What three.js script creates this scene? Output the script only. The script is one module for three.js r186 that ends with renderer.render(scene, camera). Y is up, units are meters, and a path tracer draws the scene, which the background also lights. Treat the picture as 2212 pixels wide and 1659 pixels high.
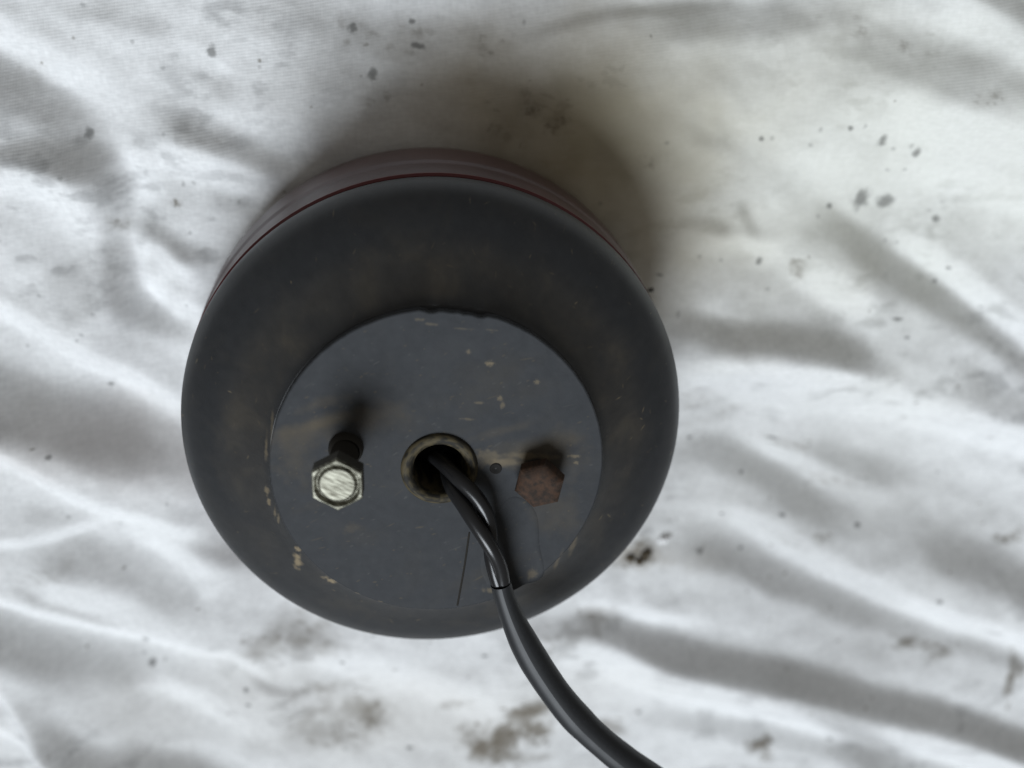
import * as THREE from 'three';
import { mergeGeometries, toCreasedNormals } from 'three/addons/utils/BufferGeometryUtils.js';

// ------------------------------------------------------------------ camera, sky, sun, exposure
const scene = new THREE.Scene();
const RIM = 0.027, FACE = RIM + 0.0212;              // heights of the lens rim and of the mounting face above the cloth
const camera = new THREE.PerspectiveCamera(34.15, 1024 / 768, 0.01, 20);
{
  const t = 22.8 * Math.PI / 180, az = 12.6 * Math.PI / 180, D = 0.2287;
  const T = new THREE.Vector3(0.0144, RIM, -0.0059);
  camera.position.set(T.x - Math.sin(az) * Math.sin(t) * D, T.y + Math.cos(t) * D, T.z - Math.sin(t) * Math.cos(az) * D);
  camera.up.set(0, 0, -1);
  camera.lookAt(T);
  camera.updateMatrixWorld(true); camera.updateProjectionMatrix();
  camera.focus = 0.214; camera.userData.fStop = 9;
}
scene.add(camera);
// a point of the photograph (its 2212 x 1659 view) on the level y
function at(px, py, y) {
  const v = new THREE.Vector3(px / 2212 * 2 - 1, 1 - py / 1659 * 2, 0.5).unproject(camera).sub(camera.position);
  const k = (y - camera.position.y) / v.y;
  return camera.position.clone().addScaledVector(v, k);
}
const Lh = (() => { const a = at(1106, 830, 0), b = at(1106 - 44, 830 + 90, 0); return b.sub(a).setY(0).normalize(); })();
const ELEV = 53 * Math.PI / 180;
{
  const w = 128, h = 64, d = new Float32Array(w * h * 4);
  for (let j = 0; j < h; j++) for (let i = 0; i < w; i++) {
    const el = (j + 0.5) / h * Math.PI - Math.PI / 2;    // row 0 is the bottom
    const k = el > 0 ? 0.15 * (0.75 + 0.35 * Math.sin(el)) : 0.07;
    const o = (j * w + i) * 4;
    d[o] = k * 1.04; d[o + 1] = k * 1.0; d[o + 2] = k * 0.92; d[o + 3] = 1;
  }
  const sky = new THREE.DataTexture(d, w, h, THREE.RGBAFormat, THREE.FloatType);
  sky.mapping = THREE.EquirectangularReflectionMapping; sky.magFilter = THREE.LinearFilter; sky.needsUpdate = true;
  scene.background = sky; scene.environment = sky;
}
const sun = new THREE.DirectionalLight(new THREE.Color(0.93, 1, 1.07), 2.85);
sun.position.set(Lh.x * Math.cos(ELEV), Math.sin(ELEV), Lh.z * Math.cos(ELEV)).multiplyScalar(1.2);
sun.castShadow = true; sun.shadow.radius = 60; sun.shadow.mapSize.set(2048, 2048);
Object.assign(sun.shadow.camera, { left: -0.3, right: 0.3, top: 0.3, bottom: -0.3, near: 0.2, far: 3 });
scene.add(sun);
const renderer = new THREE.WebGLRenderer({ antialias: true });
renderer.toneMapping = THREE.LinearToneMapping; renderer.toneMappingExposure = 1.0;
renderer.shadowMap.enabled = true; renderer.shadowMap.type = THREE.PCFSoftShadowMap;
renderer.setSize(1024, 768);

// ------------------------------------------------------------------ helpers
function rng(seed) { let s = seed >>> 0; return () => { s = (s + 0x6D2B79F5) | 0; let t = Math.imul(s ^ (s >>> 15), 1 | s); t = (t + Math.imul(t ^ (t >>> 7), 61 | t)) ^ t; return ((t ^ (t >>> 14)) >>> 0) / 4294967296; }; }
const PERM = (() => { const r = rng(7), p = new Float32Array(65536); for (let i = 0; i < 65536; i++) p[i] = r(); return p; })();
const lat = (i, j) => { let h = Math.imul(i, 374761393) + Math.imul(j, 668265263) | 0; h = Math.imul(h ^ (h >>> 13), 1274126177); return PERM[(h ^ (h >>> 16)) & 65535]; };
function vn(x, y) {                                   // value noise 0..1
  const i = Math.floor(x), j = Math.floor(y); let u = x - i, v = y - j; u = u * u * (3 - 2 * u); v = v * v * (3 - 2 * v);
  return (lat(i, j) * (1 - u) + lat(i + 1, j) * u) * (1 - v) + (lat(i, j + 1) * (1 - u) + lat(i + 1, j + 1) * u) * v;
}
function fbm(x, y, n = 4) { let s = 0, a = 0.5, t = 0; for (let k = 0; k < n; k++) { s += a * vn(x, y); t += a; a *= 0.55; const X = x; x = (X * 0.8 - y * 0.6) * 2.03 + 17.3; y = (X * 0.6 + y * 0.8) * 2.03 + 5.7; } return s / t; }
const sstep = (a, b, x) => { const t = Math.min(1, Math.max(0, (x - a) / (b - a))); return t * t * (3 - 2 * t); };
function mesh(name, geo, mat, parent) {
  const m = new THREE.Mesh(geo, mat); m.name = name; m.castShadow = m.receiveShadow = true; parent.add(m); return m;
}
function dataTex(data, w, h, srgb) {
  const t = new THREE.DataTexture(data, w, h, THREE.RGBAFormat, THREE.UnsignedByteType);
  t.magFilter = THREE.LinearFilter; t.minFilter = THREE.LinearMipmapLinearFilter; t.generateMipmaps = true;
  t.wrapS = t.wrapT = THREE.RepeatWrapping; if (srgb) t.colorSpace = THREE.SRGBColorSpace; t.needsUpdate = true; return t;
}
const toS = v => { v = Math.min(1, Math.max(0, v)); return Math.round(255 * (v <= 0.0031308 ? v * 12.92 : 1.055 * Math.pow(v, 1 / 2.4) - 0.055)); };
// paint soft irregular patches on a float colour field that lies in world x,z
function patch(F, x, z, rx, rz, ang, str, col, rough = 0.5, soft = 0.5) {
  const R = Math.max(rx, rz) * (1.05 + soft * 0.6 + rough), ca = Math.cos(ang), sa = Math.sin(ang);
  const i0 = Math.max(0, Math.floor((x - R - F.x0) / F.s)), i1 = Math.min(F.w - 1, Math.ceil((x + R - F.x0) / F.s));
  const j0 = Math.max(0, Math.floor((z - R - F.z0) / F.s)), j1 = Math.min(F.h - 1, Math.ceil((z + R - F.z0) / F.s));
  const nf = 2.2 / Math.max(rx, rz);
  for (let j = j0; j <= j1; j++) for (let i = i0; i <= i1; i++) {
    const dx = F.x0 + i * F.s - x, dz = F.z0 + j * F.s - z;
    const u = (dx * ca + dz * sa) / rx, v = (-dx * sa + dz * ca) / rz;
    const n = (fbm((dx + x * 3) * nf + 50, (dz + z * 3) * nf + 80, 3) - 0.5) * 2 * rough;
    const d = Math.sqrt(u * u + v * v) + n;
    const k = str * (1 - sstep(1 - soft, 1 + soft * 0.6, d));
    if (k <= 0) continue;
    const o = (j * F.w + i) * 3;
    for (let c = 0; c < 3; c++) F.d[o + c] += (col[c] - F.d[o + c]) * k;
  }
}

// crease angles are found at millimetre scale (the add-on rounds positions to a hundredth of a unit)
function creased(g, a) { g.scale(1000, 1000, 1000); const c = toCreasedNormals(g, a); c.scale(0.001, 0.001, 0.001); return c; }

// ------------------------------------------------------------------ ground under the cloth
{
  const g = new THREE.BoxGeometry(1.6, 0.05, 1.6);
  const m = mesh('ground', g, new THREE.MeshStandardMaterial({ color: new THREE.Color(0.2, 0.19, 0.18), roughness: 0.95 }), scene);
  m.position.y = -0.062; m.userData = { kind: 'structure' };
}

// ------------------------------------------------------------------ the creased cloth
// how steeply the sheet falls towards the window, gathered from the creases on a 1 mm grid
const GS = 0.001;
const CX0 = -0.135, CX1 = 0.175, CZ0 = -0.15, CZ1 = 0.135;
const STEP = 0.0005, NX = Math.round((CX1 - CX0) / STEP) + 1, NZ = Math.round((CZ1 - CZ0) / STEP) + 1;
const Hf = new Float32Array(NX * NZ);
const GX = Math.round((CX1 - CX0) / GS) + 1, GZ = Math.round((CZ1 - CZ0) / GS) + 1, SL = new Float32Array(GX * GZ);
const PM = 1 / 10300;                                 // metres of cloth per unit of the 2212-wide view
// [width, slope, points ...]; slope > 0 faces the window (bright), < 0 turns away from it (dark)
const CREASES = [
  // broad rolls added to the sheet, imitating the fall-off of the window light
  [130, -.13, 500, 60, 900, 50, 1300, 70, 1750, 90], [90, .14, 1700, 280, 1950, 330, 2205, 360], [80, -.12, 2000, 60, 2205, 100], [110, .12, 1250, 1500, 1600, 1560, 2000, 1640],
  [80, -.12, 0, 200, 150, 320, 240, 430], [90, .1, 60, 1250, 250, 1340, 480, 1420], [90, -.1, 1500, 640, 1800, 660, 2000, 720], [90, -.12, 1850, 1090, 2040, 1180, 2205, 1230], [90, .12, 1480, 860, 1750, 880, 2000, 900], [80, -.12, 60, 1440, 250, 1520, 480, 1560],
  // upper left
  [26, .28, 0, 90, 75, 140, 200, 200, 275, 260], [32, -.42, 0, 185, 75, 225, 160, 300], [24, -.68, 5, 345, 75, 335, 150, 345, 215, 365, 262, 425, 288, 480],
  [26, .62, 0, 372, 75, 390, 140, 430, 170, 490], [28, .3, 240, 330, 290, 400, 312, 455], [28, .45, 300, 335, 450, 355, 550, 395, 625, 418],
  [22, -.45, 340, 245, 450, 295, 550, 335, 645, 370], [14, -.25, 440, 425, 500, 440, 560, 452], [15, -.5, 285, 503, 340, 510, 390, 540, 465, 558],
  [18, .5, 295, 530, 340, 550, 390, 600], [24, -.5, 225, 490, 240, 550, 252, 615, 285, 670, 345, 705, 420, 728], [24, .4, 300, 600, 350, 650, 420, 692],
  [30, -.2, 110, 560, 150, 625, 200, 690], [22, .6, 0, 685, 100, 730, 175, 770, 250, 815, 400, 905],
  [18, .2, 130, 60, 300, 95, 480, 150], [30, -.2, 100, 45, 250, 60, 380, 90], [16, -.2, 300, 100, 420, 150, 520, 220], [26, .2, 520, 250, 600, 280, 680, 320],
  [40, -.18, 620, 70, 760, 60, 920, 75], [24, .22, 760, 10, 900, 15, 1060, 12], [20, -.2, 640, 160, 760, 175, 820, 215],
  // left
  [46, -.72, 0, 865, 150, 900, 280, 950, 420, 985], [18, .72, 0, 960, 50, 980, 125, 1030, 200, 1075, 300, 1110, 480, 1155],
  [16, -.25, 40, 1085, 150, 1108, 235, 1098], [11, .5, 0, 1155, 50, 1155, 150, 1140, 245, 1108], [36, -.36, 60, 1175, 200, 1190, 280, 1230, 350, 1280, 460, 1315],
  [24, .35, 300, 1160, 390, 1195, 450, 1250], [22, -.4, 400, 1140, 475, 1165, 540, 1215],
  // lower left
  [20, .85, 0, 1297, 100, 1325, 200, 1360, 300, 1385, 400, 1395, 500, 1415, 550, 1450], [8, -.35, 30, 1250, 150, 1305, 250, 1352, 320, 1372],
  [34, -.45, 0, 1365, 100, 1410, 250, 1445, 420, 1460], [22, .8, 0, 1500, 40, 1550, 75, 1605, 130, 1660], [30, -.5, 60, 1510, 125, 1580, 200, 1625, 320, 1650],
  [13, .5, 0, 1608, 45, 1628, 70, 1655], [8, -.4, 500, 1428, 575, 1480, 660, 1502], [40, .28, 620, 1400, 800, 1440, 1000, 1500, 1090, 1540], [34, -.22, 560, 1330, 640, 1370, 700, 1400],
  [26, .25, 300, 1480, 420, 1520, 520, 1580],
  // upper right
  [8, -.5, 1110, 92, 1206, 60, 1306, 36, 1456, 22, 1610, 16], [26, -.35, 1400, 55, 1560, 50, 1730, 40, 1820, 30], [40, -.22, 1850, 70, 2000, 130, 2150, 175],
  [30, .45, 1900, 238, 2056, 275, 2205, 310], [34, .3, 1990, 25, 2120, 50, 2205, 95], [28, .4, 1960, 350, 2080, 385, 2205, 430], [22, -.4, 2150, -15, 2205, 30],
  [24, -.58, 1740, 450, 1831, 510, 1906, 565, 2006, 635, 2106, 695, 2205, 765], [24, .42, 1960, 525, 2106, 625, 2205, 712], [28, .3, 1700, 560, 1830, 640, 1900, 700],
  [22, -.6, 1430, 688, 1560, 715, 1706, 725, 1806, 745, 1916, 800], [24, .6, 1450, 785, 1600, 800, 1800, 812, 1916, 845], [10, -.35, 1600, 440, 1631, 500, 1655, 520],
  [11, -.35, 1450, 478, 1530, 485, 1600, 506], [16, .2, 1500, 535, 1600, 530, 1690, 550], [12, -.2, 1480, 290, 1560, 305, 1640, 345], [26, -.25, 2060, 790, 2140, 860, 2205, 890],
  // right
  [32, .55, 1496, 850, 1706, 880, 1956, 905, 2205, 965], [26, -.42, 1450, 985, 1556, 1000, 1656, 1050, 1756, 1110, 1890, 1155], [24, -.38, 1770, 995, 1860, 1030, 1970, 1062],
  [34, -.42, 1950, 1150, 2056, 1200, 2205, 1255], [26, .5, 1490, 1118, 1620, 1150, 1756, 1220, 1956, 1305, 2205, 1385], [20, .25, 1640, 990, 1760, 1040, 1860, 1080],
  [24, -.45, 1410, 1192, 1556, 1220, 1700, 1275, 1856, 1325, 2056, 1372, 2205, 1412], [16, .25, 1230, 1300, 1350, 1328, 1520, 1355],
  [21, -.95, 1160, 1345, 1280, 1352, 1400, 1390, 1600, 1430, 1800, 1465, 2000, 1510, 2205, 1590], [46, .62, 1220, 1412, 1400, 1475, 1600, 1525, 1800, 1562, 2000, 1605, 2160, 1648],
  [20, -.5, 1366, 1590, 1500, 1597, 1750, 1627, 1960, 1660], [24, -.2, 1840, 1385, 1980, 1410, 2080, 1440],
];
for (const C of CREASES) {
  const w = C[0] * PM, sl = C[1] * (C[1] > 0 ? 2.7 : 2.0); let P = [];
  for (let k = 2; k < C.length; k += 2) P.push(new THREE.Vector2(C[k], C[k + 1]));
  const edge = p => p.x < 12 || p.x > 2200 || p.y < 5 || p.y > 1645;
  const n0 = P.length;
  if (edge(P[0])) P.unshift(P[0].clone().add(P[0].clone().sub(P[1]).setLength(260)));
  if (edge(P[P.length - 1])) { const q = P[P.length - 1], r = P[P.length - 2]; P.push(q.clone().add(q.clone().sub(r).setLength(260))); }
  const cv = new THREE.CatmullRomCurve3(P.map(p => at(p.x, p.y, 0)), false, 'centripetal');
  const Q = cv.getSpacedPoints(26);
  let x0 = 9, x1 = -9, z0 = 9, z1 = -9;
  for (const q of Q) { x0 = Math.min(x0, q.x); x1 = Math.max(x1, q.x); z0 = Math.min(z0, q.z); z1 = Math.max(z1, q.z); }
  const M = 3.2 * w;
  const i0 = Math.max(0, Math.floor((x0 - M - CX0) / GS)), i1 = Math.min(GX - 1, Math.ceil((x1 + M - CX0) / GS));
  const j0 = Math.max(0, Math.floor((z0 - M - CZ0) / GS)), j1 = Math.min(GZ - 1, Math.ceil((z1 + M - CZ0) / GS));
  for (let j = j0; j <= j1; j++) for (let i = i0; i <= i1; i++) {
    const x = CX0 + i * GS, z = CZ0 + j * GS; let bd = 1e9, bt = 0;
    for (let k = 0; k < 26; k++) {
      const ax = Q[k].x, az = Q[k].z, ex = Q[k + 1].x - ax, ez = Q[k + 1].z - az;
      let t = ((x - ax) * ex + (z - az) * ez) / (ex * ex + ez * ez); t = t < 0 ? 0 : t > 1 ? 1 : t;
      const dx = x - ax - ex * t, dz = z - az - ez * t, d = dx * dx + dz * dz;
      if (d < bd) { bd = d; bt = (k + t) / 26; }
    }
    const d = Math.sqrt(bd); if (d > M) continue;
    SL[j * GX + i] += sl * Math.exp(-Math.pow(d / (1.35 * w), 3.2)) * (0.25 + 0.75 * sstep(0, 0.2, bt) * (1 - sstep(0.75, 1, bt)));
  }
}
// the sheet whose fall towards the window is SL and that runs straight along its creases (least squares, conjugate gradients)
{
  const n = GX * GZ, lam = 0.04, mu = Math.pow(1 / 90, 2);
  for (let j = 0; j < GZ; j++) for (let i = 0; i < GX; i++) {
    const x = CX0 + i * GS, z = CZ0 + j * GS, u = x * 0.9 + z * 0.42, v = -x * 0.42 + z * 0.9, k = j * GX + i;
    const t = SL[k] - 0.1 + 0.65 * (fbm(u * 60 + 3, v * 130 + 9, 4) - 0.5) + 0.42 * (fbm(u * 260 + 7, v * 420, 2) - 0.5);
    SL[k] = 1.5 * Math.tanh(t / 1.5);
  }
  const gx = new Float32Array(n), gz = new Float32Array(n);
  const ll = Lh.x * Lh.x + lam * Lh.z * Lh.z, lz = (1 - lam) * Lh.x * Lh.z, zz = Lh.z * Lh.z + lam * Lh.x * Lh.x;
  const div = out => {                                 // out = -div(g)
    out.fill(0);
    for (let j = 0; j < GZ; j++) for (let i = 0; i < GX; i++) { const k = j * GX + i; if (i < GX - 1) { out[k] -= gx[k]; out[k + 1] += gx[k]; } if (j < GZ - 1) { out[k] -= gz[k]; out[k + GX] += gz[k]; } }
  };
  const A = (h, out) => {
    for (let j = 0; j < GZ; j++) for (let i = 0; i < GX; i++) {
      const k = j * GX + i, a = i < GX - 1 ? h[k + 1] - h[k] : 0, b = j < GZ - 1 ? h[k + GX] - h[k] : 0;
      gx[k] = ll * a + lz * b; gz[k] = lz * a + zz * b;
    }
    div(out); for (let k = 0; k < n; k++) out[k] += mu * h[k];
  };
  const h = new Float32Array(n), r = new Float32Array(n), q = new Float32Array(n);
  for (let k = 0; k < n; k++) { gx[k] = -SL[k] * Lh.x; gz[k] = -SL[k] * Lh.z; }
  div(r); const p = r.slice(); let rr = 0; for (let k = 0; k < n; k++) rr += r[k] * r[k];
  for (let it = 0; it < 500; it++) {
    A(p, q); let pq = 0; for (let k = 0; k < n; k++) pq += p[k] * q[k];
    const al = rr / pq; let r2 = 0; for (let k = 0; k < n; k++) { h[k] += al * p[k]; r[k] -= al * q[k]; r2 += r[k] * r[k]; }
    const be = r2 / rr; rr = r2; for (let k = 0; k < n; k++) p[k] = r[k] + be * p[k];
  }
  let h0 = 0, c0 = 0; for (let j = 0; j < GZ; j++) for (let i = 0; i < GX; i++) if (Math.hypot(CX0 + i * GS, CZ0 + j * GS) < 0.05) { h0 += h[j * GX + i]; c0++; }
  for (let k = 0; k < n; k++) h[k] -= h0 / c0;
  let lo = 9, hi = -9; for (let k = 0; k < n; k++) { lo = Math.min(lo, h[k]); hi = Math.max(hi, h[k]); }
  console.log('sheet relief in mm', lo.toFixed(2), hi.toFixed(2));
  const B = [t => (1 - t) ** 3 / 6, t => (3 * t ** 3 - 6 * t * t + 4) / 6, t => (-3 * t ** 3 + 3 * t * t + 3 * t + 1) / 6, t => t ** 3 / 6];
  for (let j = 0; j < NZ; j++) for (let i = 0; i < NX; i++) {      // cubic B-spline
    const x = i * STEP / GS, z = j * STEP / GS, a = Math.floor(x), b = Math.floor(z); let y = 0;
    for (let m = -1; m < 3; m++) for (let l = -1; l < 3; l++) { const ii = Math.min(GX - 1, Math.max(0, a + l)), jj = Math.min(GZ - 1, Math.max(0, b + m)); y += h[jj * GX + ii] * B[l + 1](x - a) * B[m + 1](z - b); }
    Hf[j * NX + i] = y * GS;
  }
}
function hAt(x, z) { const i = Math.min(NX - 1, Math.max(0, Math.round((x - CX0) / STEP))), j = Math.min(NZ - 1, Math.max(0, Math.round((z - CZ0) / STEP))); return Hf[j * NX + i]; }
function onCloth(px, py) { let p = at(px, py, 0); for (let k = 0; k < 6; k++) p = at(px, py, 0.5 * (hAt(p.x, p.z) + p.y)); return p; }   // where a sight line meets the sheet
const F = { w: 2048, h: 1884, x0: CX0, z0: CZ0, s: (CX1 - CX0) / 2047 };
for (let j = 0; j < NZ; j++) for (let i = 0; i < NX; i++) {
  const x = CX0 + i * STEP, z = CZ0 + j * STEP, k = j * NX + i;
  const u = x * 0.9 + z * 0.42, v = -x * 0.42 + z * 0.9;      // along and across the run of the creases
  let y = Hf[k];
  y += (fbm(u * 500 + 30, v * 800 + 90, 2) - 0.5) * 0.00006;
  const r = Math.hypot(x, z), f = sstep(0.036, 0.05, r);
  y = y * f + Math.min(y, 0) * (1 - f) * 0.5 - (1 - f) * 0.0012;
  Hf[k] = y;
}
{
  const pos = new Float32Array(NX * NZ * 3), uv = new Float32Array(NX * NZ * 2), idx = new Uint32Array((NX - 1) * (NZ - 1) * 6);
  for (let j = 0; j < NZ; j++) for (let i = 0; i < NX; i++) {
    const k = j * NX + i; pos[3 * k] = CX0 + i * STEP; pos[3 * k + 1] = Hf[k]; pos[3 * k + 2] = CZ0 + j * STEP;
    uv[2 * k] = i / (NX - 1); uv[2 * k + 1] = j / (NZ - 1);
  }
  let o = 0;
  for (let j = 0; j < NZ - 1; j++) for (let i = 0; i < NX - 1; i++) {
    const a = j * NX + i; idx[o++] = a; idx[o++] = a + NX; idx[o++] = a + 1; idx[o++] = a + 1; idx[o++] = a + NX; idx[o++] = a + NX + 1;
  }
  const g = new THREE.BufferGeometry();
  g.setAttribute('position', new THREE.BufferAttribute(pos, 3)); g.setAttribute('uv', new THREE.BufferAttribute(uv, 2));
  g.setIndex(new THREE.BufferAttribute(idx, 1)); g.computeVertexNormals();
  // colour: off-white cotton, washed-out dirt, oil, drips
  F.d = new Float32Array(F.w * F.h * 3);
  for (let j = 0; j < F.h; j++) for (let i = 0; i < F.w; i++) {
    const x = F.x0 + i * F.s, z = F.z0 + j * F.s, n = fbm(x * 60, z * 60, 3) - 0.5, th = vn(x * 900, z * 3200) - 0.5, th2 = vn(x * 3000, z * 1100) - 0.5;
    const gr = fbm(x * 170 + 9, z * 330 + 4, 5), gm = fbm(x * 28 + 50, z * 28, 3), b = 0.78 * (1 + 0.06 * n + 0.13 * th + 0.09 * th2) * (1 - 0.3 * sstep(0.5, 0.75, gr) * sstep(0.35, 0.7, gm)), o = (j * F.w + i) * 3;
    F.d[o] = b * 0.995; F.d[o + 1] = b; F.d[o + 2] = b * 1.0;
  }
  const st = (px, py, rx, ry, ang, str, col, rough, soft) => { const p = onCloth(px, py); patch(F, p.x, p.z, rx * PM, ry * PM, ang, str, col, rough, soft); };
  const OIL = [0.36, 0.28, 0.15], DIRT = [0.12, 0.095, 0.06], DK = [0.035, 0.034, 0.03], GREY = [0.3, 0.3, 0.29];
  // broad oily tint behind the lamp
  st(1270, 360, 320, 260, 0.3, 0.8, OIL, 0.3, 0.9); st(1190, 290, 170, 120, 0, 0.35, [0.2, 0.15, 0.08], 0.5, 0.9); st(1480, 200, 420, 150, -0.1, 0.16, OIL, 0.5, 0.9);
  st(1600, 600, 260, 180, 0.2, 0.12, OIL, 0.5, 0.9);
  st(1850, 330, 620, 420, 0.2, 0.42, [0.72, 0.72, 0.6], 0.4, 0.95); st(1750, 1000, 520, 260, 0.3, 0.16, [0.62, 0.61, 0.54], 0.5, 0.95); st(900, 1540, 620, 170, 0, 0.2, [0.55, 0.5, 0.42], 0.6, 0.9); st(230, 960, 240, 90, 0.2, 0.3, [0.56, 0.5, 0.47], 0.5, 0.9);
  const r = rng(41);
  st(1375, 1200, 75, 40, 0.2, 0.45, [0.25, 0.21, 0.15], 0.6, 0.9); st(1500, 1215, 90, 30, 0.2, 0.2, [0.35, 0.31, 0.25], 0.6, 0.9);
  // smudges
  const SM = [[1040, 95, 50, 30, .3], [900, 90, 60, 35, .25], [770, 65, 40, 30, .25], [810, 210, 30, 20, .25], [1180, 210, 60, 30, .3], [1090, 270, 40, 50, .3], [1200, 265, 22, 20, .5], [1150, 240, 14, 8, .5],
    [650, 1385, 70, 40, .35], [560, 1400, 40, 30, .35], [640, 1350, 50, 40, .25], [680, 1490, 40, 14, .3], [880, 1300, 40, 20, .2], [770, 1535, 60, 35, .5], [720, 1590, 70, 30, .4], [800, 1560, 30, 40, .4], [660, 1560, 40, 22, .25], [740, 1480, 60, 16, .2],
    [1140, 1545, 55, 34, .85], [1080, 1600, 50, 40, .8], [1050, 1620, 40, 30, .7], [1160, 1580, 30, 30, .8], [1100, 1640, 60, 20, .6], [1010, 1590, 30, 26, .4], [980, 1520, 40, 12, .3], [1640, 1610, 28, 16, .75], [1655, 1635, 14, 14, .5], [1310, 1570, 50, 16, .5], [1250, 1380, 70, 30, .3],
    [1380, 1200, 34, 22, .75], [1350, 1215, 22, 12, .6], [1390, 1175, 26, 16, .6], [1290, 1320, 50, 20, .3], [2180, 1480, 8, 50, .6], [2200, 1440, 10, 30, .5], [1990, 1395, 60, 10, .45], [2040, 1410, 30, 10, .4], [1960, 1390, 30, 10, .4],
    [1500, 870, 70, 30, .25], [1560, 890, 60, 20, .2], [2190, 1160, 24, 12, .6], [2160, 1165, 16, 8, .5], [1720, 1170, 60, 20, .2], [1780, 1165, 20, 10, .4], [1720, 575, 14, 16, .4], [1725, 590, 12, 14, .35], [1800, 1040, 60, 14, .3], [1700, 960, 50, 10, .35],
    [260, 480, 20, 14, .35], [60, 160, 40, 20, .12], [430, 310, 50, 20, .15], [380, 440, 9, 7, .5], [100, 1250, 60, 12, .2], [1330, 170, 80, 30, .2], [2140, 215, 30, 12, .3], [1980, 95, 40, 30, .2], [1850, 60, 40, 24, .25], [1410, 350, 24, 14, .2]];
  for (const s of SM) {
    st(s[0], s[1], s[2] * 1.2, s[3] * 1.2, r() - 0.5, s[4] * (s[1] > 1290 ? 1.0 : 0.6), DIRT, 0.8, 0.9);
    for (let k = 0; k < 7; k++) st(s[0] + (r() - 0.5) * s[2] * 2, s[1] + (r() - 0.5) * s[3] * 2, 3 + r() * s[2] * 0.22, 2 + r() * s[3] * 0.25, 0.3, s[4] * 0.75, DIRT, 0.8, 0.6);
  }
  // drips and specks that can be placed
  const SP = [[1862, 430, 17, 21], [1912, 436, 19, 15], [1906, 305, 9, 12], [1838, 277, 6, 5], [1930, 322, 5, 4], [1870, 273, 4, 5], [1645, 300, 6, 5], [1668, 299, 4, 5], [1751, 314, 5, 4], [1773, 281, 4, 5], [1980, 330, 7, 10], [1969, 316, 5, 5], [1792, 446, 6, 6], [2022, 473, 8, 8],
    [1768, 468, 4, 4], [1440, 309, 5, 4], [1297, 440, 4, 4], [1918, 368, 5, 4], [1955, 367, 5, 4], [2035, 437, 5, 3], [2008, 455, 5, 3], [1511, 555, 5, 4], [1557, 563, 5, 4], [1658, 625, 5, 4], [2050, 580, 6, 4], [2020, 608, 7, 4], [1940, 690, 14, 4], [1960, 730, 8, 3], [1913, 520, 4, 4], [1938, 525, 5, 4], [1425, 595, 8, 3], [1465, 680, 4, 7], [2120, 663, 5, 4], [1640, 565, 6, 8],
    [192, 288, 8, 10], [457, 110, 9, 11], [178, 10, 5, 4], [285, 90, 4, 4], [352, 148, 4, 4], [353, 290, 4, 4], [805, 160, 9, 11], [890, 46, 6, 5], [762, 60, 9, 9], [1132, 48, 4, 5], [780, 165, 3, 3], [395, 398, 4, 5], [418, 396, 4, 4], [516, 437, 3, 4], [410, 504, 4, 4], [130, 386, 5, 4], [402, 661, 4, 4], [200, 680, 5, 4], [176, 725, 5, 4], [166, 737, 4, 4], [59, 748, 4, 4], [83, 640, 4, 4], [240, 830, 6, 4], [905, 100, 14, 5], [560, 145, 4, 3],
    [104, 990, 6, 5], [313, 1386, 9, 7], [312, 1412, 4, 4], [329, 1431, 8, 9], [357, 1425, 4, 5], [260, 1132, 4, 3], [148, 1118, 5, 4], [360, 1090, 4, 4], [531, 1492, 6, 6], [536, 1525, 6, 4], [884, 1617, 8, 6], [740, 1432, 6, 5], [1047, 1418, 7, 4], [806, 1375, 5, 3], [745, 1620, 5, 4], [930, 1390, 5, 3],
    [1490, 946, 7, 3], [1668, 947, 14, 4], [1690, 1114, 7, 4], [1512, 1192, 7, 6], [1560, 1112, 6, 4], [1602, 1021, 6, 4], [2030, 1302, 8, 5], [1852, 1135, 8, 6], [1448, 1126, 5, 4], [1600, 1185, 6, 4], [1380, 1540, 8, 5], [1792, 1598, 7, 4], [1960, 1350, 4, 4], [1740, 1045, 5, 3], [2025, 1020, 5, 4]];
  for (const s of SP) st(s[0], s[1], s[2] * 1.1, s[3] * 1.1, 0.2, s[2] > 5.5 ? 0.62 : 0.3, DK, 0.45, 0.55);
  // fine grit: sparse everywhere, denser to the right and at the bottom
  for (let k = 0; k < 320; k++) {
    const px = r() * 2212, py = r() * 1659; const dens = 0.12 + 0.75 * sstep(1300, 1700, px) * sstep(300, 1000, py) + 0.4 * sstep(1300, 1600, py) * (px < 1300 ? 1 : 0) + 0.4 * Math.exp(-((px - 1250) ** 2 + (py - 300) ** 2) / 40000);
    if (r() > dens * 0.55) continue;
    st(px, py, 2.5 + r() * 4, 2 + r() * 2, -0.4 + r() * 0.3, 0.25 + 0.4 * r(), DIRT, 0.3, 0.6);
  }
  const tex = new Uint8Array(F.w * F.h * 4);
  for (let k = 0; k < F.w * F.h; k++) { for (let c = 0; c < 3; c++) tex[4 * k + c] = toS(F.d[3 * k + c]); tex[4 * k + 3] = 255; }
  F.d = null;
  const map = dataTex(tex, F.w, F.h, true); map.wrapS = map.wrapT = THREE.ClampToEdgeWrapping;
  // weave relief
  const bw = 512, b = new Uint8Array(bw * bw * 4);
  for (let j = 0; j < bw; j++) for (let i = 0; i < bw; i++) {
    const a = Math.sin((j + i * 0.125) / bw * Math.PI * 2 * 64), c = Math.sin((i) / bw * Math.PI * 2 * 80);
    const m = 0.5 + 0.5 * PERM[(i >> 3) * 64 + (j >> 2) & 65535];
    const v = 128 + 70 * a * m + 30 * c * m; const o = (j * bw + i) * 4; b[o] = b[o + 1] = b[o + 2] = v; b[o + 3] = 255;
  }
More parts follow.
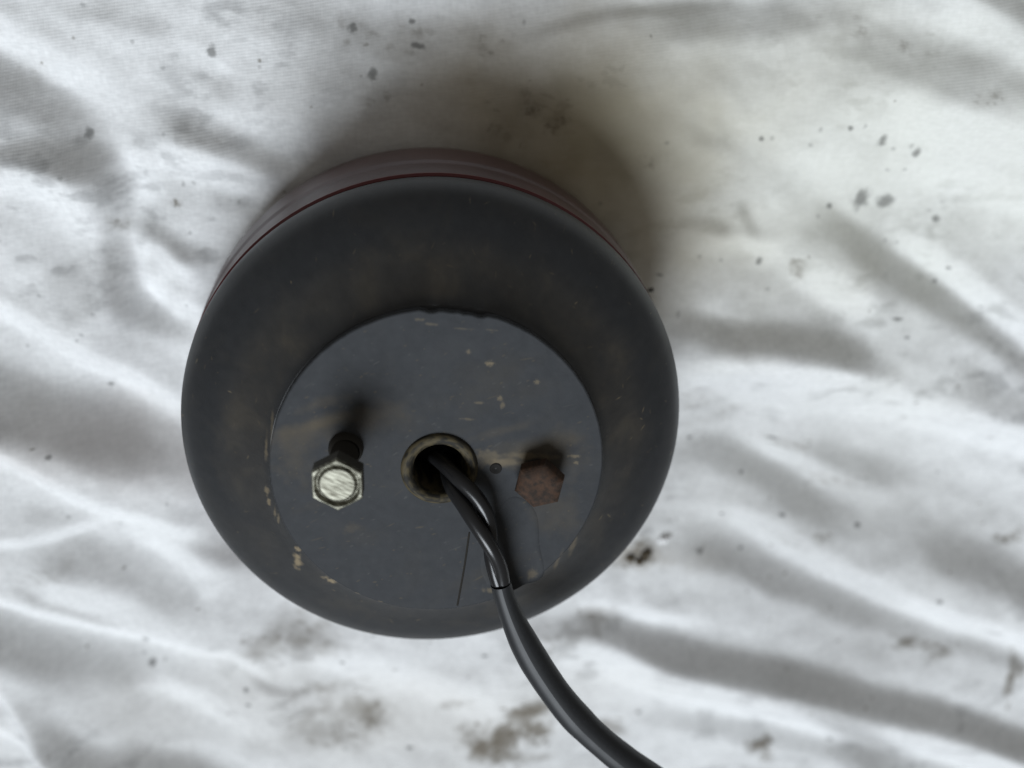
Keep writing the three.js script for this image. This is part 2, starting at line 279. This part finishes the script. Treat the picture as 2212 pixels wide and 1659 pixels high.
  const bump = dataTex(b, bw, bw); bump.repeat.set((CX1 - CX0) / 0.036, (CZ1 - CZ0) / 0.036);
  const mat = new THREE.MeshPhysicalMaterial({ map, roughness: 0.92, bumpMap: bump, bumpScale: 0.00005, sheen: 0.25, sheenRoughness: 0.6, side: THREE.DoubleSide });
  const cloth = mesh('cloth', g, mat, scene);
  cloth.userData = { label: 'creased white cotton cloth with oil stains spread under the tail lamp', category: 'cloth' };
}

// ------------------------------------------------------------------ the tail lamp
const lamp = new THREE.Group(); lamp.name = 'tail_lamp'; scene.add(lamp);
lamp.userData = { label: 'round black motorcycle tail lamp lying on its red lens with a cable', category: 'tail lamp' };
const lathe = (pts, n = 128) => new THREE.LatheGeometry(pts.map(p => new THREE.Vector2(p[0] / 1000, p[1] / 1000)), n);
const smoothProfile = (pts, n) => { const c = new THREE.SplineCurve(pts.map(p => new THREE.Vector2(p[0], p[1]))); return c.getPoints(n).map(v => [v.x, v.y]); };
function planarUV(g, s) { const p = g.attributes.position, u = new Float32Array(p.count * 2); for (let i = 0; i < p.count; i++) { u[2 * i] = p.getX(i) / s + 0.5; u[2 * i + 1] = p.getZ(i) / s + 0.5; } g.setAttribute('uv', new THREE.BufferAttribute(u, 2)); return g; }
const R1 = RIM * 1000;
// red lens
{
  const g = lathe([[0, 0.2], [34, 0.2], [41, 0.6], [43.6, 1.6], [44.9, 4], [45.3, 7], [45.3, R1 - 11], [45.2, R1 - 10.3], [44.95, R1 - 9.8], [44.85, R1 - 9], [44.5, R1 - 2.2], [44.2, R1 - 1.4]]);
  const t = 256, d = new Uint8Array(t * t * 4);
  for (let j = 0; j < t; j++) for (let i = 0; i < t; i++) { const n = fbm(i / 9, j / 30, 4), k = 0.7 + 0.6 * n, o = (j * t + i) * 4; d[o] = toS(0.058 * k + 0.016 * n); d[o + 1] = toS(0.02 * k + 0.016 * n); d[o + 2] = toS(0.02 * k + 0.014 * n); d[o + 3] = 255; }
  mesh('lens', creased(g, 0.5), new THREE.MeshPhysicalMaterial({ map: dataTex(d, t, t, true), roughness: 0.42, clearcoat: 0.3, clearcoatRoughness: 0.35 }), lamp).userData.label = 'dusty red plastic lens';
  const f = lathe([[43.2, R1 - 1.5], [44.8, R1 - 1.4], [45.1, R1 - 1], [45.1, R1 - 0.5], [44.7, R1 - 0.1], [42.5, R1 - 0.1]]);
  mesh('lens_flange', creased(f, 0.6), new THREE.MeshPhysicalMaterial({ color: new THREE.Color(0.1, 0.012, 0.013), roughness: 0.4 }), lamp);
}
// black plastic: dust, dried mud and scuffs lie in x,z over the whole back
const PF = { w: 1024, h: 1024, x0: -0.05, z0: -0.05, s: 0.1 / 1023, d: new Float32Array(1024 * 1024 * 3) };
{
  const r = rng(9);
  for (let j = 0; j < 1024; j++) for (let i = 0; i < 1024; i++) {
    const x = PF.x0 + i * PF.s, z = PF.z0 + j * PF.s, rr = Math.hypot(x, z) * 1000, o = (j * 1024 + i) * 3;
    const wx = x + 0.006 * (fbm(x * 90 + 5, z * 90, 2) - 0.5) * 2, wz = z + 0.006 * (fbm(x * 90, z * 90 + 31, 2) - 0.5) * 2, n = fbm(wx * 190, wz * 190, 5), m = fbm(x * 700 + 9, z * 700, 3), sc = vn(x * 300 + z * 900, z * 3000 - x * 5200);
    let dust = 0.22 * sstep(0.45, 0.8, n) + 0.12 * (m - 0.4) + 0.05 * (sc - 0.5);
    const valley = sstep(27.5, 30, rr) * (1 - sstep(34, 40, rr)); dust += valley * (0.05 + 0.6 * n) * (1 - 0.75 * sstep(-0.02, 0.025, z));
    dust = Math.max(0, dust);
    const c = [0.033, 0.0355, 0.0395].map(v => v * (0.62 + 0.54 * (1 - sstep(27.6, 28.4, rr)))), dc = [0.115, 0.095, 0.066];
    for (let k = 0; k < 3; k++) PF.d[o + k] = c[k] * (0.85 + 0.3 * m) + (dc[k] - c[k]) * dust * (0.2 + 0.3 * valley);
  }
  const TAN = [0.32, 0.25, 0.15], MUD = [0.12, 0.095, 0.06], GR = [0.1, 0.1, 0.095];
  const st = (px, py, rx, ry, ang, str, col, rough = 0.5, soft = 0.6, y = FACE) => { const p = at(px, py, y), q = 1 / 12600; patch(PF, p.x, p.z, rx * q, ry * q, ang, str, col, rough, soft); };
  // tan flecks around the lower edge
  for (const s of [[640, 1207, 7, 8, .8], [638, 1245, 10, 26, .85], [696, 1276, 7, 6, .4], [714, 1281, 9, 9, .9], [703, 1272, 5, 5, .5], [776, 1303, 8, 4, .8], [798, 1301, 7, 4, .8], [820, 1302, 6, 4, .7], [832, 1313, 8, 5, .6], [852, 1318, 12, 4, .6], [880, 1324, 12, 3, .4], [935, 1326, 14, 4, .5], [985, 1325, 30, 3, .35], [573, 1080, 5, 12, .5], [577, 1105, 5, 10, .6], [598, 1140, 3, 14, .4], [590, 1125, 3, 16, .4], [572, 975, 4, 30, .4], [585, 930, 3, 30, .25], [1058, 785, 8, 6, .7], [1080, 860, 6, 6, .5], [1012, 760, 5, 5, .5], [1160, 825, 6, 5, .45], [1085, 875, 5, 8, .4], [1035, 870, 12, 3, .35], [895, 845, 4, 5, .0], [1010, 905, 16, 3, .3], [930, 700, 14, 3, .25], [1000, 710, 20, 2, .2], [1065, 713, 16, 2, .2], [905, 690, 10, 3, .25], [1100, 1000, 40, 9, .5], [1140, 985, 50, 8, .55], [1060, 990, 30, 20, .35], [1240, 985, 12, 4, .5], [1245, 1000, 6, 4, .5], [1060, 1275, 18, 6, .4], [1150, 1240, 10, 14, .35], [1245, 1190, 8, 40, .3], [1210, 1230, 6, 40, .3]])
    st(s[0], s[1], s[2], s[3], 0.1, s[4] * 0.8, TAN, 0.7, 0.7);
  for (const s of [[690, 915, 80, 16, .45], [660, 940, 70, 30, .35], [640, 1000, 40, 40, .3], [720, 905, 60, 10, .35], [820, 900, 60, 30, .35], [1150, 970, 90, 30, .45], [1200, 1000, 60, 40, .3], [1200, 1100, 50, 60, .25], [760, 1140, 20, 12, .3], [700, 870, 50, 12, .25], [1090, 930, 60, 10, .25]])
    st(s[0], s[1], s[2], s[3], -0.25, s[4], MUD, 0.7, 0.9);
  for (let k = 0; k < 260; k++) { const a = r() * 6.283, q = Math.sqrt(r()) * 345; st(942 + q * Math.cos(a), 993 + q * 0.9 * Math.sin(a), 1.5 + r() * (r() < 0.15 ? 14 : 4), 1.2 + r() * 1.2, -0.3 + (r() - 0.5) * 0.8, 0.15 + 0.3 * r(), r() < 0.6 ? MUD : GR, 0.4, 0.6); }
  for (let k = 0; k < 26; k++) { const a = r() * 6.283, q = Math.sqrt(r()) * 300; st(942 + q * Math.cos(a), 993 + q * 0.9 * Math.sin(a), 30 + r() * 70, 8 + r() * 24, -0.3 + (r() - 0.5) * 0.5, 0.12 + 0.16 * r(), r() < 0.55 ? [0.07, 0.06, 0.045] : [0.055, 0.057, 0.06], 0.8, 0.95); }
  for (let k = 0; k < 160; k++) { const a = r() * 6.283, q = 29 + r() * 16; patch(PF, q * Math.cos(a) / 1000, q * Math.sin(a) / 1000, (0.15 + r() * 0.5) / 1000, 0.00013, r() * 3, 0.1 + 0.22 * r(), r() < 0.3 ? TAN : MUD, 0.4, 0.6); }
}
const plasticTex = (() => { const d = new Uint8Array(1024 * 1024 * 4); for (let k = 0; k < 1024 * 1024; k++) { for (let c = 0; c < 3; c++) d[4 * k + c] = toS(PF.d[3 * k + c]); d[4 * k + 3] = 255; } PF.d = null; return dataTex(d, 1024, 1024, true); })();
const plasticBump = (() => { const n = 512, d = new Uint8Array(n * n * 4); for (let j = 0; j < n; j++) for (let i = 0; i < n; i++) { const v = 255 * (0.7 * fbm(i / 22, j / 22, 4) + 0.3 * vn(i / 1.7, j / 1.7)), o = (j * n + i) * 4; d[o] = d[o + 1] = d[o + 2] = v; d[o + 3] = 255; } const t = dataTex(d, n, n); t.repeat.set(2, 2); return t; })();
const plastic = new THREE.MeshPhysicalMaterial({ map: plasticTex, roughness: 0.48, specularIntensity: 1, bumpMap: plasticBump, bumpScale: 0.00003 });
const facePlastic = plastic.clone(); facePlastic.roughness = 0.66; facePlastic.specularIntensity = 0.5;
const C0 = at(955, 1015, FACE);                       // cable hole
{
  const prof = [[42.5, R1 + 0.1], [44.3, R1 + 0.05], ...smoothProfile([[44.7, R1 + 0.5], [45, R1 + 2.2], [44.7, R1 + 4.6], [43.4, R1 + 7.2], [41, R1 + 9.6], [37.8, R1 + 11.9], [34.3, R1 + 14.2], [31.1, R1 + 16.6], [29, R1 + 18.5], [28.1, R1 + 19.4]], 60), [27.6, R1 + 19.45], [9.5, R1 + 19.45], [9.5, R1 + 6], [0, R1 + 6]];
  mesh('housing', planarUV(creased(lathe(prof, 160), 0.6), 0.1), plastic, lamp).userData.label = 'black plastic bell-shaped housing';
  // mounting face: a disc with a chipped rear edge and a hole for the cable
  const sh = new THREE.Shape(), N = 220, chip0 = at(965, 690, FACE), r = rng(3);
  for (let k = 0; k < N; k++) {
    const a = k / N * Math.PI * 2; let rad = 0.028; const x = rad * Math.cos(a), z = rad * Math.sin(a);
    const ca = Math.atan2(chip0.z, chip0.x); let da = Math.atan2(Math.sin(a - ca), Math.cos(a - ca)) * 28;   // mm along the edge
    const bite = sstep(-4.5, -3.2, da) * (1 - sstep(5, 8, da)); rad -= bite * (0.0003 + 0.0005 * vn(da * 1.3 + 40, 3)) + 0.00008 * (r() - 0.5);
    sh[k ? 'lineTo' : 'moveTo'](rad * Math.cos(a), -rad * Math.sin(a));
  }
  sh.closePath();
  const hole = new THREE.Path(); hole.absarc(C0.x, -C0.z, 0.0060, 0, Math.PI * 2, true); sh.holes.push(hole);
  const g = new THREE.ExtrudeGeometry(sh, { depth: 0.0014, bevelEnabled: true, bevelThickness: 0.0003, bevelSize: 0.0003, bevelOffset: -0.0003, bevelSegments: 2, curveSegments: 48 });
  g.rotateX(-Math.PI / 2); g.translate(0, FACE - 0.0017, 0);
  mesh('mounting_face', planarUV(g, 0.1), facePlastic, lamp).userData.label = 'flat round mounting face with chipped edge';
  // raised pad below the rusty bolt
  const pts = [[1058, 1256], [1047, 1230], [1050, 1200], [1075, 1120], [1110, 1080], [1150, 1110], [1158, 1180], [1166, 1240], [1120, 1256]].map(p => at(p[0], p[1], FACE));
  const ps = new THREE.Shape(); ps.setFromPoints(new THREE.SplineCurve(pts.map(p => new THREE.Vector2(p.x, -p.z)).concat([new THREE.Vector2(pts[0].x, -pts[0].z)])).getPoints(70));
  const pg = new THREE.ExtrudeGeometry(ps, { depth: 0.00005, bevelEnabled: true, bevelThickness: 0.00012, bevelSize: 0.0007, bevelSegments: 4 });
  pg.rotateX(-Math.PI / 2); pg.translate(0, FACE - 0.0001, 0);
  mesh('raised_pad', planarUV(pg, 0.1), facePlastic, lamp);
  // moulding seam: a thin dark ridge in place of a groove
  const a = at(1014, 1150, FACE), b = at(988, 1308, FACE);
  const seam = new THREE.TubeGeometry(new THREE.CatmullRomCurve3([a, at(1003, 1225, FACE), b]), 20, 0.0002, 6); seam.translate(0, -0.00008, 0);
  mesh('moulding_seam', seam, new THREE.MeshStandardMaterial({ color: new THREE.Color(0.018, 0.015, 0.011), roughness: 0.9 }), lamp);
  // little screw hole between grommet and rusty bolt
  const s = at(1071, 1012, FACE), sg = lathe([[0.15, -0.05], [0.45, 0.02], [0.75, 0.12], [0.95, 0.1], [1.1, -0.1]], 20); sg.translate(s.x, FACE + 0.00005, s.z);
  mesh('screw_hole', sg, new THREE.MeshStandardMaterial({ color: new THREE.Color(0.012, 0.011, 0.01), roughness: 0.9 }), lamp);
}
// grommet round the cable hole
{
  const t = 128, d = new Uint8Array(t * t * 4);
  for (let j = 0; j < t; j++) for (let i = 0; i < t; i++) { const n = sstep(0.3, 0.72, fbm(i / 5, j / 14, 4)), k = 0.25 + 1.9 * n, o = (j * t + i) * 4; d[o] = toS(0.036 * k); d[o + 1] = toS(0.028 * k); d[o + 2] = toS(0.013 * k); d[o + 3] = 255; }
  const g = lathe([[6.5, -0.4], [6.5, 0.2], [6.2, 0.65], [5.7, 0.85], [5.1, 0.75], [4.6, 0.3], [4.35, -0.5], [4.3, -4], [4.3, -9]], 64);
  g.translate(C0.x, FACE, C0.z);
  const gm = at(945, 1010, FACE); g.translate((gm.x - C0.x) * 0.6, 0, (gm.z - C0.z) * 0.6);
  mesh('grommet', g, new THREE.MeshStandardMaterial({ map: dataTex(d, t, t, true), roughness: 0.75, side: THREE.DoubleSide }), lamp).userData.label = 'brownish worn rubber grommet';
}
// bolts
function hexShape(af, hole) { const s = new THREE.Shape(), R = af / Math.sqrt(3); for (let k = 0; k < 6; k++) { const a = k * Math.PI / 3; s[k ? 'lineTo' : 'moveTo'](R * Math.cos(a), R * Math.sin(a)); } s.closePath(); if (hole) { const p = new THREE.Path(); p.absarc(0, 0, hole, 0, Math.PI * 2, true); s.holes.push(p); } return s; }
function orient(g, base, top) { const d = top.clone().sub(base), L = d.length(); g.applyQuaternion(new THREE.Quaternion().setFromUnitVectors(new THREE.Vector3(0, 1, 0), d.normalize())); g.translate(base.x, base.y, base.z); return g; }
function metalTex(cA, cB, sx, sy, seed) { const t = 256, d = new Uint8Array(t * t * 4); for (let j = 0; j < t; j++) for (let i = 0; i < t; i++) { const u = (i * 0.9 + j * 0.45), v = (-i * 0.45 + j * 0.9); const n = Math.min(1, Math.max(0, (fbm(u / sx + seed, v / sy, 4) - 0.28) * 2.1)), o = (j * t + i) * 4; for (let c = 0; c < 3; c++) d[o + c] = toS(cA[c] + (cB[c] - cA[c]) * n); d[o + 3] = 255; } return dataTex(d, t, t, true); }
function uvXZ(g, s) { return planarUV(g, s); }
{
  const H = 0.0128, base = at(747, 968, FACE), top = at(728, 1049, FACE + H), L = top.distanceTo(base);
  const silver = new THREE.MeshStandardMaterial({ map: metalTex([0.075, 0.07, 0.052], [0.33, 0.325, 0.265], 60, 8, 3), metalness: 0.8, roughness: 0.5 });
  const dark = new THREE.MeshStandardMaterial({ color: new THREE.Color(0.03, 0.027, 0.022), metalness: 0.2, roughness: 0.7 });
  const bolt = new THREE.Group(); bolt.name = 'bolt'; bolt.userData.label = 'bright zinc-plated bolt standing proud'; lamp.add(bolt);
  // head: hexagonal, with a shallow dish
  const c = new THREE.ExtrudeGeometry(hexShape(0.0078), { depth: 0.0022, bevelEnabled: true, bevelThickness: 0.0002, bevelSize: 0.0002, bevelOffset: -0.0002, bevelSegments: 2 });
  const rim = new THREE.ExtrudeGeometry(hexShape(0.0079, 0.0036), { depth: 0.0004, bevelEnabled: true, bevelThickness: 0.0003, bevelSize: 0.00025, bevelOffset: -0.00025, bevelSegments: 3, curveSegments: 32 });
  rim.translate(0, 0, 0.0026);
  const shadedGrime = new THREE.MeshStandardMaterial({ color: new THREE.Color(0.06, 0.057, 0.047), metalness: 0.4, roughness: 0.6 });  // grimy flanks, colour also darkened for the side turned from the sun
  for (const g of [c, rim]) { g.rotateZ(0.5); g.rotateX(-Math.PI / 2); g.translate(0, L - 0.0033, 0); uvXZ(g, 0.0075); }
  mesh('bolt_head', orient(c, base, top), shadedGrime, bolt);
  mesh('head_rim', orient(rim, base, top), silver, bolt);
  const dish = lathe([[3.72, -0.2], [3.56, -0.55], [3.3, -0.8], [3.08, -0.72], [2.86, -0.3], [2.65, -0.18], [0.01, -0.12]], 48); dish.translate(0, L, 0); uvXZ(dish, 0.0075);
  mesh('head_dish', orient(dish, base, top), silver, bolt);
  const sp = []; sp.push([2.4, -1]); for (let y = -0.5; y < L * 1000 - 3.2; y += 0.4) { sp.push([2.3, y], [2.05, y + 0.2]); }
  mesh('threaded_shank', orient(lathe(sp, 32), base, top), dark, bolt);
  const nut = new THREE.ExtrudeGeometry(hexShape(0.0074), { depth: 0.0012, bevelEnabled: true, bevelThickness: 0.0002, bevelSize: 0.0002, bevelSegments: 2 }); nut.rotateX(-Math.PI / 2); nut.translate(base.x, FACE + 0.0002, base.z);
  const col = lathe([[2.9, -0.2], [2.9, 0.5], [2.7, 1.4], [2.35, 1.9]], 32); col.translate(base.x, FACE, base.z);
  mesh('collar', col, dark, bolt);
}
{
  const H = 0.0052, base = at(1170, 1024, FACE), top = at(1163, 1055, FACE + H), L = top.distanceTo(base);
  const rust = new THREE.MeshStandardMaterial({ map: metalTex([0.024, 0.015, 0.01], [0.07, 0.035, 0.019], 24, 22, 11), metalness: 0.15, roughness: 0.8, bumpMap: plasticBump, bumpScale: 0.00005 });
  const dark = new THREE.MeshStandardMaterial({ color: new THREE.Color(0.02, 0.016, 0.012), roughness: 0.85 });
  const bolt = new THREE.Group(); bolt.name = 'bolt_001'; bolt.userData.label = 'rusty brown bolt'; lamp.add(bolt);
  const head = new THREE.ExtrudeGeometry(hexShape(0.0075), { depth: 0.0014, bevelEnabled: true, bevelThickness: 0.0013, bevelSize: 0.0021, bevelOffset: -0.0021, bevelSegments: 7 });
  head.rotateZ(0.3); head.rotateX(-Math.PI / 2); head.translate(0, L - 0.0028, 0); uvXZ(head, 0.0075);
  mesh('bolt_head', orient(head, base, top), rust, bolt);
  const w = lathe([[0, L * 1000 - 0.35], [1.9, L * 1000 - 0.3], [2.4, L * 1000 + 0.1], [1.4, L * 1000 + 0.22], [0.01, L * 1000 + 0.2]], 32);
  const sk = lathe([[2.3, -0.5], [2.3, L * 1000 - 2.6]], 24);
  mesh('shank', orient(sk, base, top), dark, bolt);
}
// cable: two twisted wires that go into a black sleeve
{
  const cable = new THREE.Group(); cable.name = 'cable'; cable.userData.label = 'black twisted pair running into a black sleeve'; lamp.add(cable);
  const path = [[952, 990, -9], [956, 1003, -3], [980, 1040, 1.6], [1020, 1090, 4.2], [1052, 1150, 5.2], [1072, 1220, 5], [1090, 1290, 4.6], [1118, 1360, 4.6], [1165, 1445, 5], [1235, 1540, 5.6], [1320, 1620, 6], [1420, 1690, 6], [1560, 1775, 5], [1720, 1880, 0]].map(p => at(p[0], p[1], FACE + p[2] / 1000));
  { const e = path[path.length - 1]; path.push(new THREE.Vector3(e.x + 0.016, 0.032, e.z + 0.014), new THREE.Vector3(e.x + 0.034, 0.013, e.z + 0.03), new THREE.Vector3(e.x + 0.055, 0.006, e.z + 0.044)); }
  const curve = new THREE.CatmullRomCurve3(path, false, 'centripetal');
  const N = 400, P = curve.getSpacedPoints(N), fr = curve.computeFrenetFrames(N, false);
  // where the sleeve begins
  const s0 = at(1085, 1272, FACE + 0.0048); let ks = 0, bd = 9; P.forEach((p, i) => { const d = p.distanceTo(s0); if (d < bd) { bd = d; ks = i; } });
  const wireMat = new THREE.MeshPhysicalMaterial({ color: new THREE.Color(0.014, 0.014, 0.015), roughness: 0.27, specularIntensity: 1 });
  let len = 0; const acc = [0]; for (let i = 1; i <= N; i++) { len += P[i].distanceTo(P[i - 1]); acc.push(len); }
  const q0 = at(1012, 1080, FACE + 0.004); let kr = 0; bd = 9; P.forEach((p, i) => { const d = p.distanceTo(q0); if (d < bd) { bd = d; kr = i; } });
  for (let w = 0; w < 2; w++) {
    const pts = [];
    for (let i = 0; i <= ks + 4; i += 2) {
      const T = fr.tangents[i], side = new THREE.Vector3(0.8, 0.0, -0.6).addScaledVector(T, -(0.8 * T.x - 0.6 * T.z)).normalize(), up = new THREE.Vector3().crossVectors(side, T).normalize();
      const a = (acc[i] - acc[kr]) / 0.037 * Math.PI * 2 + w * Math.PI, r = 0.0013 * (1 - 0.75 * sstep(acc[ks] - 0.01, acc[ks] + 0.001, acc[i]));
      pts.push(P[i].clone().addScaledVector(side, r * Math.cos(a)).addScaledVector(up, r * Math.sin(a)));
    }
    mesh('wire', new THREE.TubeGeometry(new THREE.CatmullRomCurve3(pts), 160, 0.0013, 14), wireMat, cable);
  }
  const sp = P.slice(ks - 2); const sc = new THREE.CatmullRomCurve3(sp), sN = 240;
  const sg = new THREE.TubeGeometry(sc, sN, 0.0027, 24);
  const pp = sg.attributes.position; const C = sc.getSpacedPoints(sN);
  for (let i = 0; i <= sN; i++) for (let j = 0; j <= 24; j++) {  // a slightly crushed, uneven sleeve with a soft lip
    const k = i * 25 + j, v = new THREE.Vector3().fromBufferAttribute(pp, k).sub(C[i]); let f = 1 + 0.05 * (fbm(i * 0.12, j * 0.0 + 3, 2) - 0.5) * 2; f *= 0.66 + 0.36 * sstep(0, 26, i);
    v.multiplyScalar(f).add(C[i]); pp.setXYZ(k, v.x, v.y, v.z);
  }
  sg.computeVertexNormals();
  const t = 256, d = new Uint8Array(t * t * 4);          // rubbed, slightly dusty rubber
  for (let j = 0; j < t; j++) for (let i = 0; i < t; i++) { const n = fbm(i / 7, j / 11, 4), q = fbm(i / 3 + 40, j / 2.2, 3), k = 0.8 + 0.3 * n + 0.4 * sstep(0.6, 0.8, q), o = (j * t + i) * 4; d[o] = toS(0.016 * k); d[o + 1] = toS(0.0175 * k); d[o + 2] = toS(0.02 * k); d[o + 3] = 255; }
  const sm = dataTex(d, t, t, true); sm.repeat.set(8, 1);
  mesh('sleeve', sg, new THREE.MeshPhysicalMaterial({ map: sm, roughness: 0.5, side: THREE.DoubleSide }), cable).userData.label = 'matt black sleeve';
}

// ------------------------------------------------------------------ crumbs on the cloth
function crumb(name, px, py, size, color, seed, rough = 0.9, label, category) {
  const r = rng(seed), parts = [], n = 9; const p0 = onCloth(px, py);
  for (let k = 0; k < n; k++) {
    const q = size * (0.2 + 0.28 * r()), g = new THREE.IcosahedronGeometry(q, 1), a = g.attributes.position;
    for (let i = 0; i < a.count; i++) { const s = 0.75 + 0.5 * vn(a.getX(i) / q * 1.7 + seed * 3 + k, a.getY(i) / q * 1.7 + a.getZ(i) / q * 2.3); a.setXYZ(i, a.getX(i) * s, a.getY(i) * s * 0.7, a.getZ(i) * s); }
    const x = p0.x + (r() - 0.5) * size * 2.2, z = p0.z + (r() - 0.5) * size * 1.1; g.translate(x, hAt(x, z) + q * 0.35, z); parts.push(creased(g, 0.4));
  }
  const m = mesh(name, mergeGeometries(parts), new THREE.MeshStandardMaterial({ color: new THREE.Color(...color), roughness: rough }), scene);
  m.userData = { label, category }; return m;
}
crumb('dirt_clump', 1383, 1203, 0.0022, [0.07, 0.055, 0.035], 5, 0.95, 'crumbly brown clump of dirt on the cloth at lower right of the lamp', 'dirt');
crumb('grit_crumb', 1406, 627, 0.0006, [0.012, 0.012, 0.012], 8, 0.8, 'tiny black crumb of grit touching the right rim of the lamp', 'grit');
{
  const p = onCloth(1437, 1166), r = rng(12), parts = [];
  for (let k = 0; k < 3; k++) { const q = 0.0009 - k * 0.00018, g = new THREE.IcosahedronGeometry(q, 0), x = p.x + (k - 1) * 0.0009, z = p.z + (r() - 0.5) * 0.0006; g.scale(1.3, 0.7, 0.9); g.rotateY(r() * 6); g.translate(x, hAt(x, z) + q * 0.5, z); parts.push(g); }
  const m = mesh('glass_chip', mergeGeometries(parts), new THREE.MeshPhysicalMaterial({ color: 0xffffff, roughness: 0.12, metalness: 0.0, clearcoat: 1, clearcoatRoughness: 0.1, specularIntensity: 1, ior: 1.8 }), scene);
  m.userData = { label: 'small glinting clear chip on the cloth beside the brown dirt clump', category: 'glass chip' };
}

renderer.render(scene, camera);
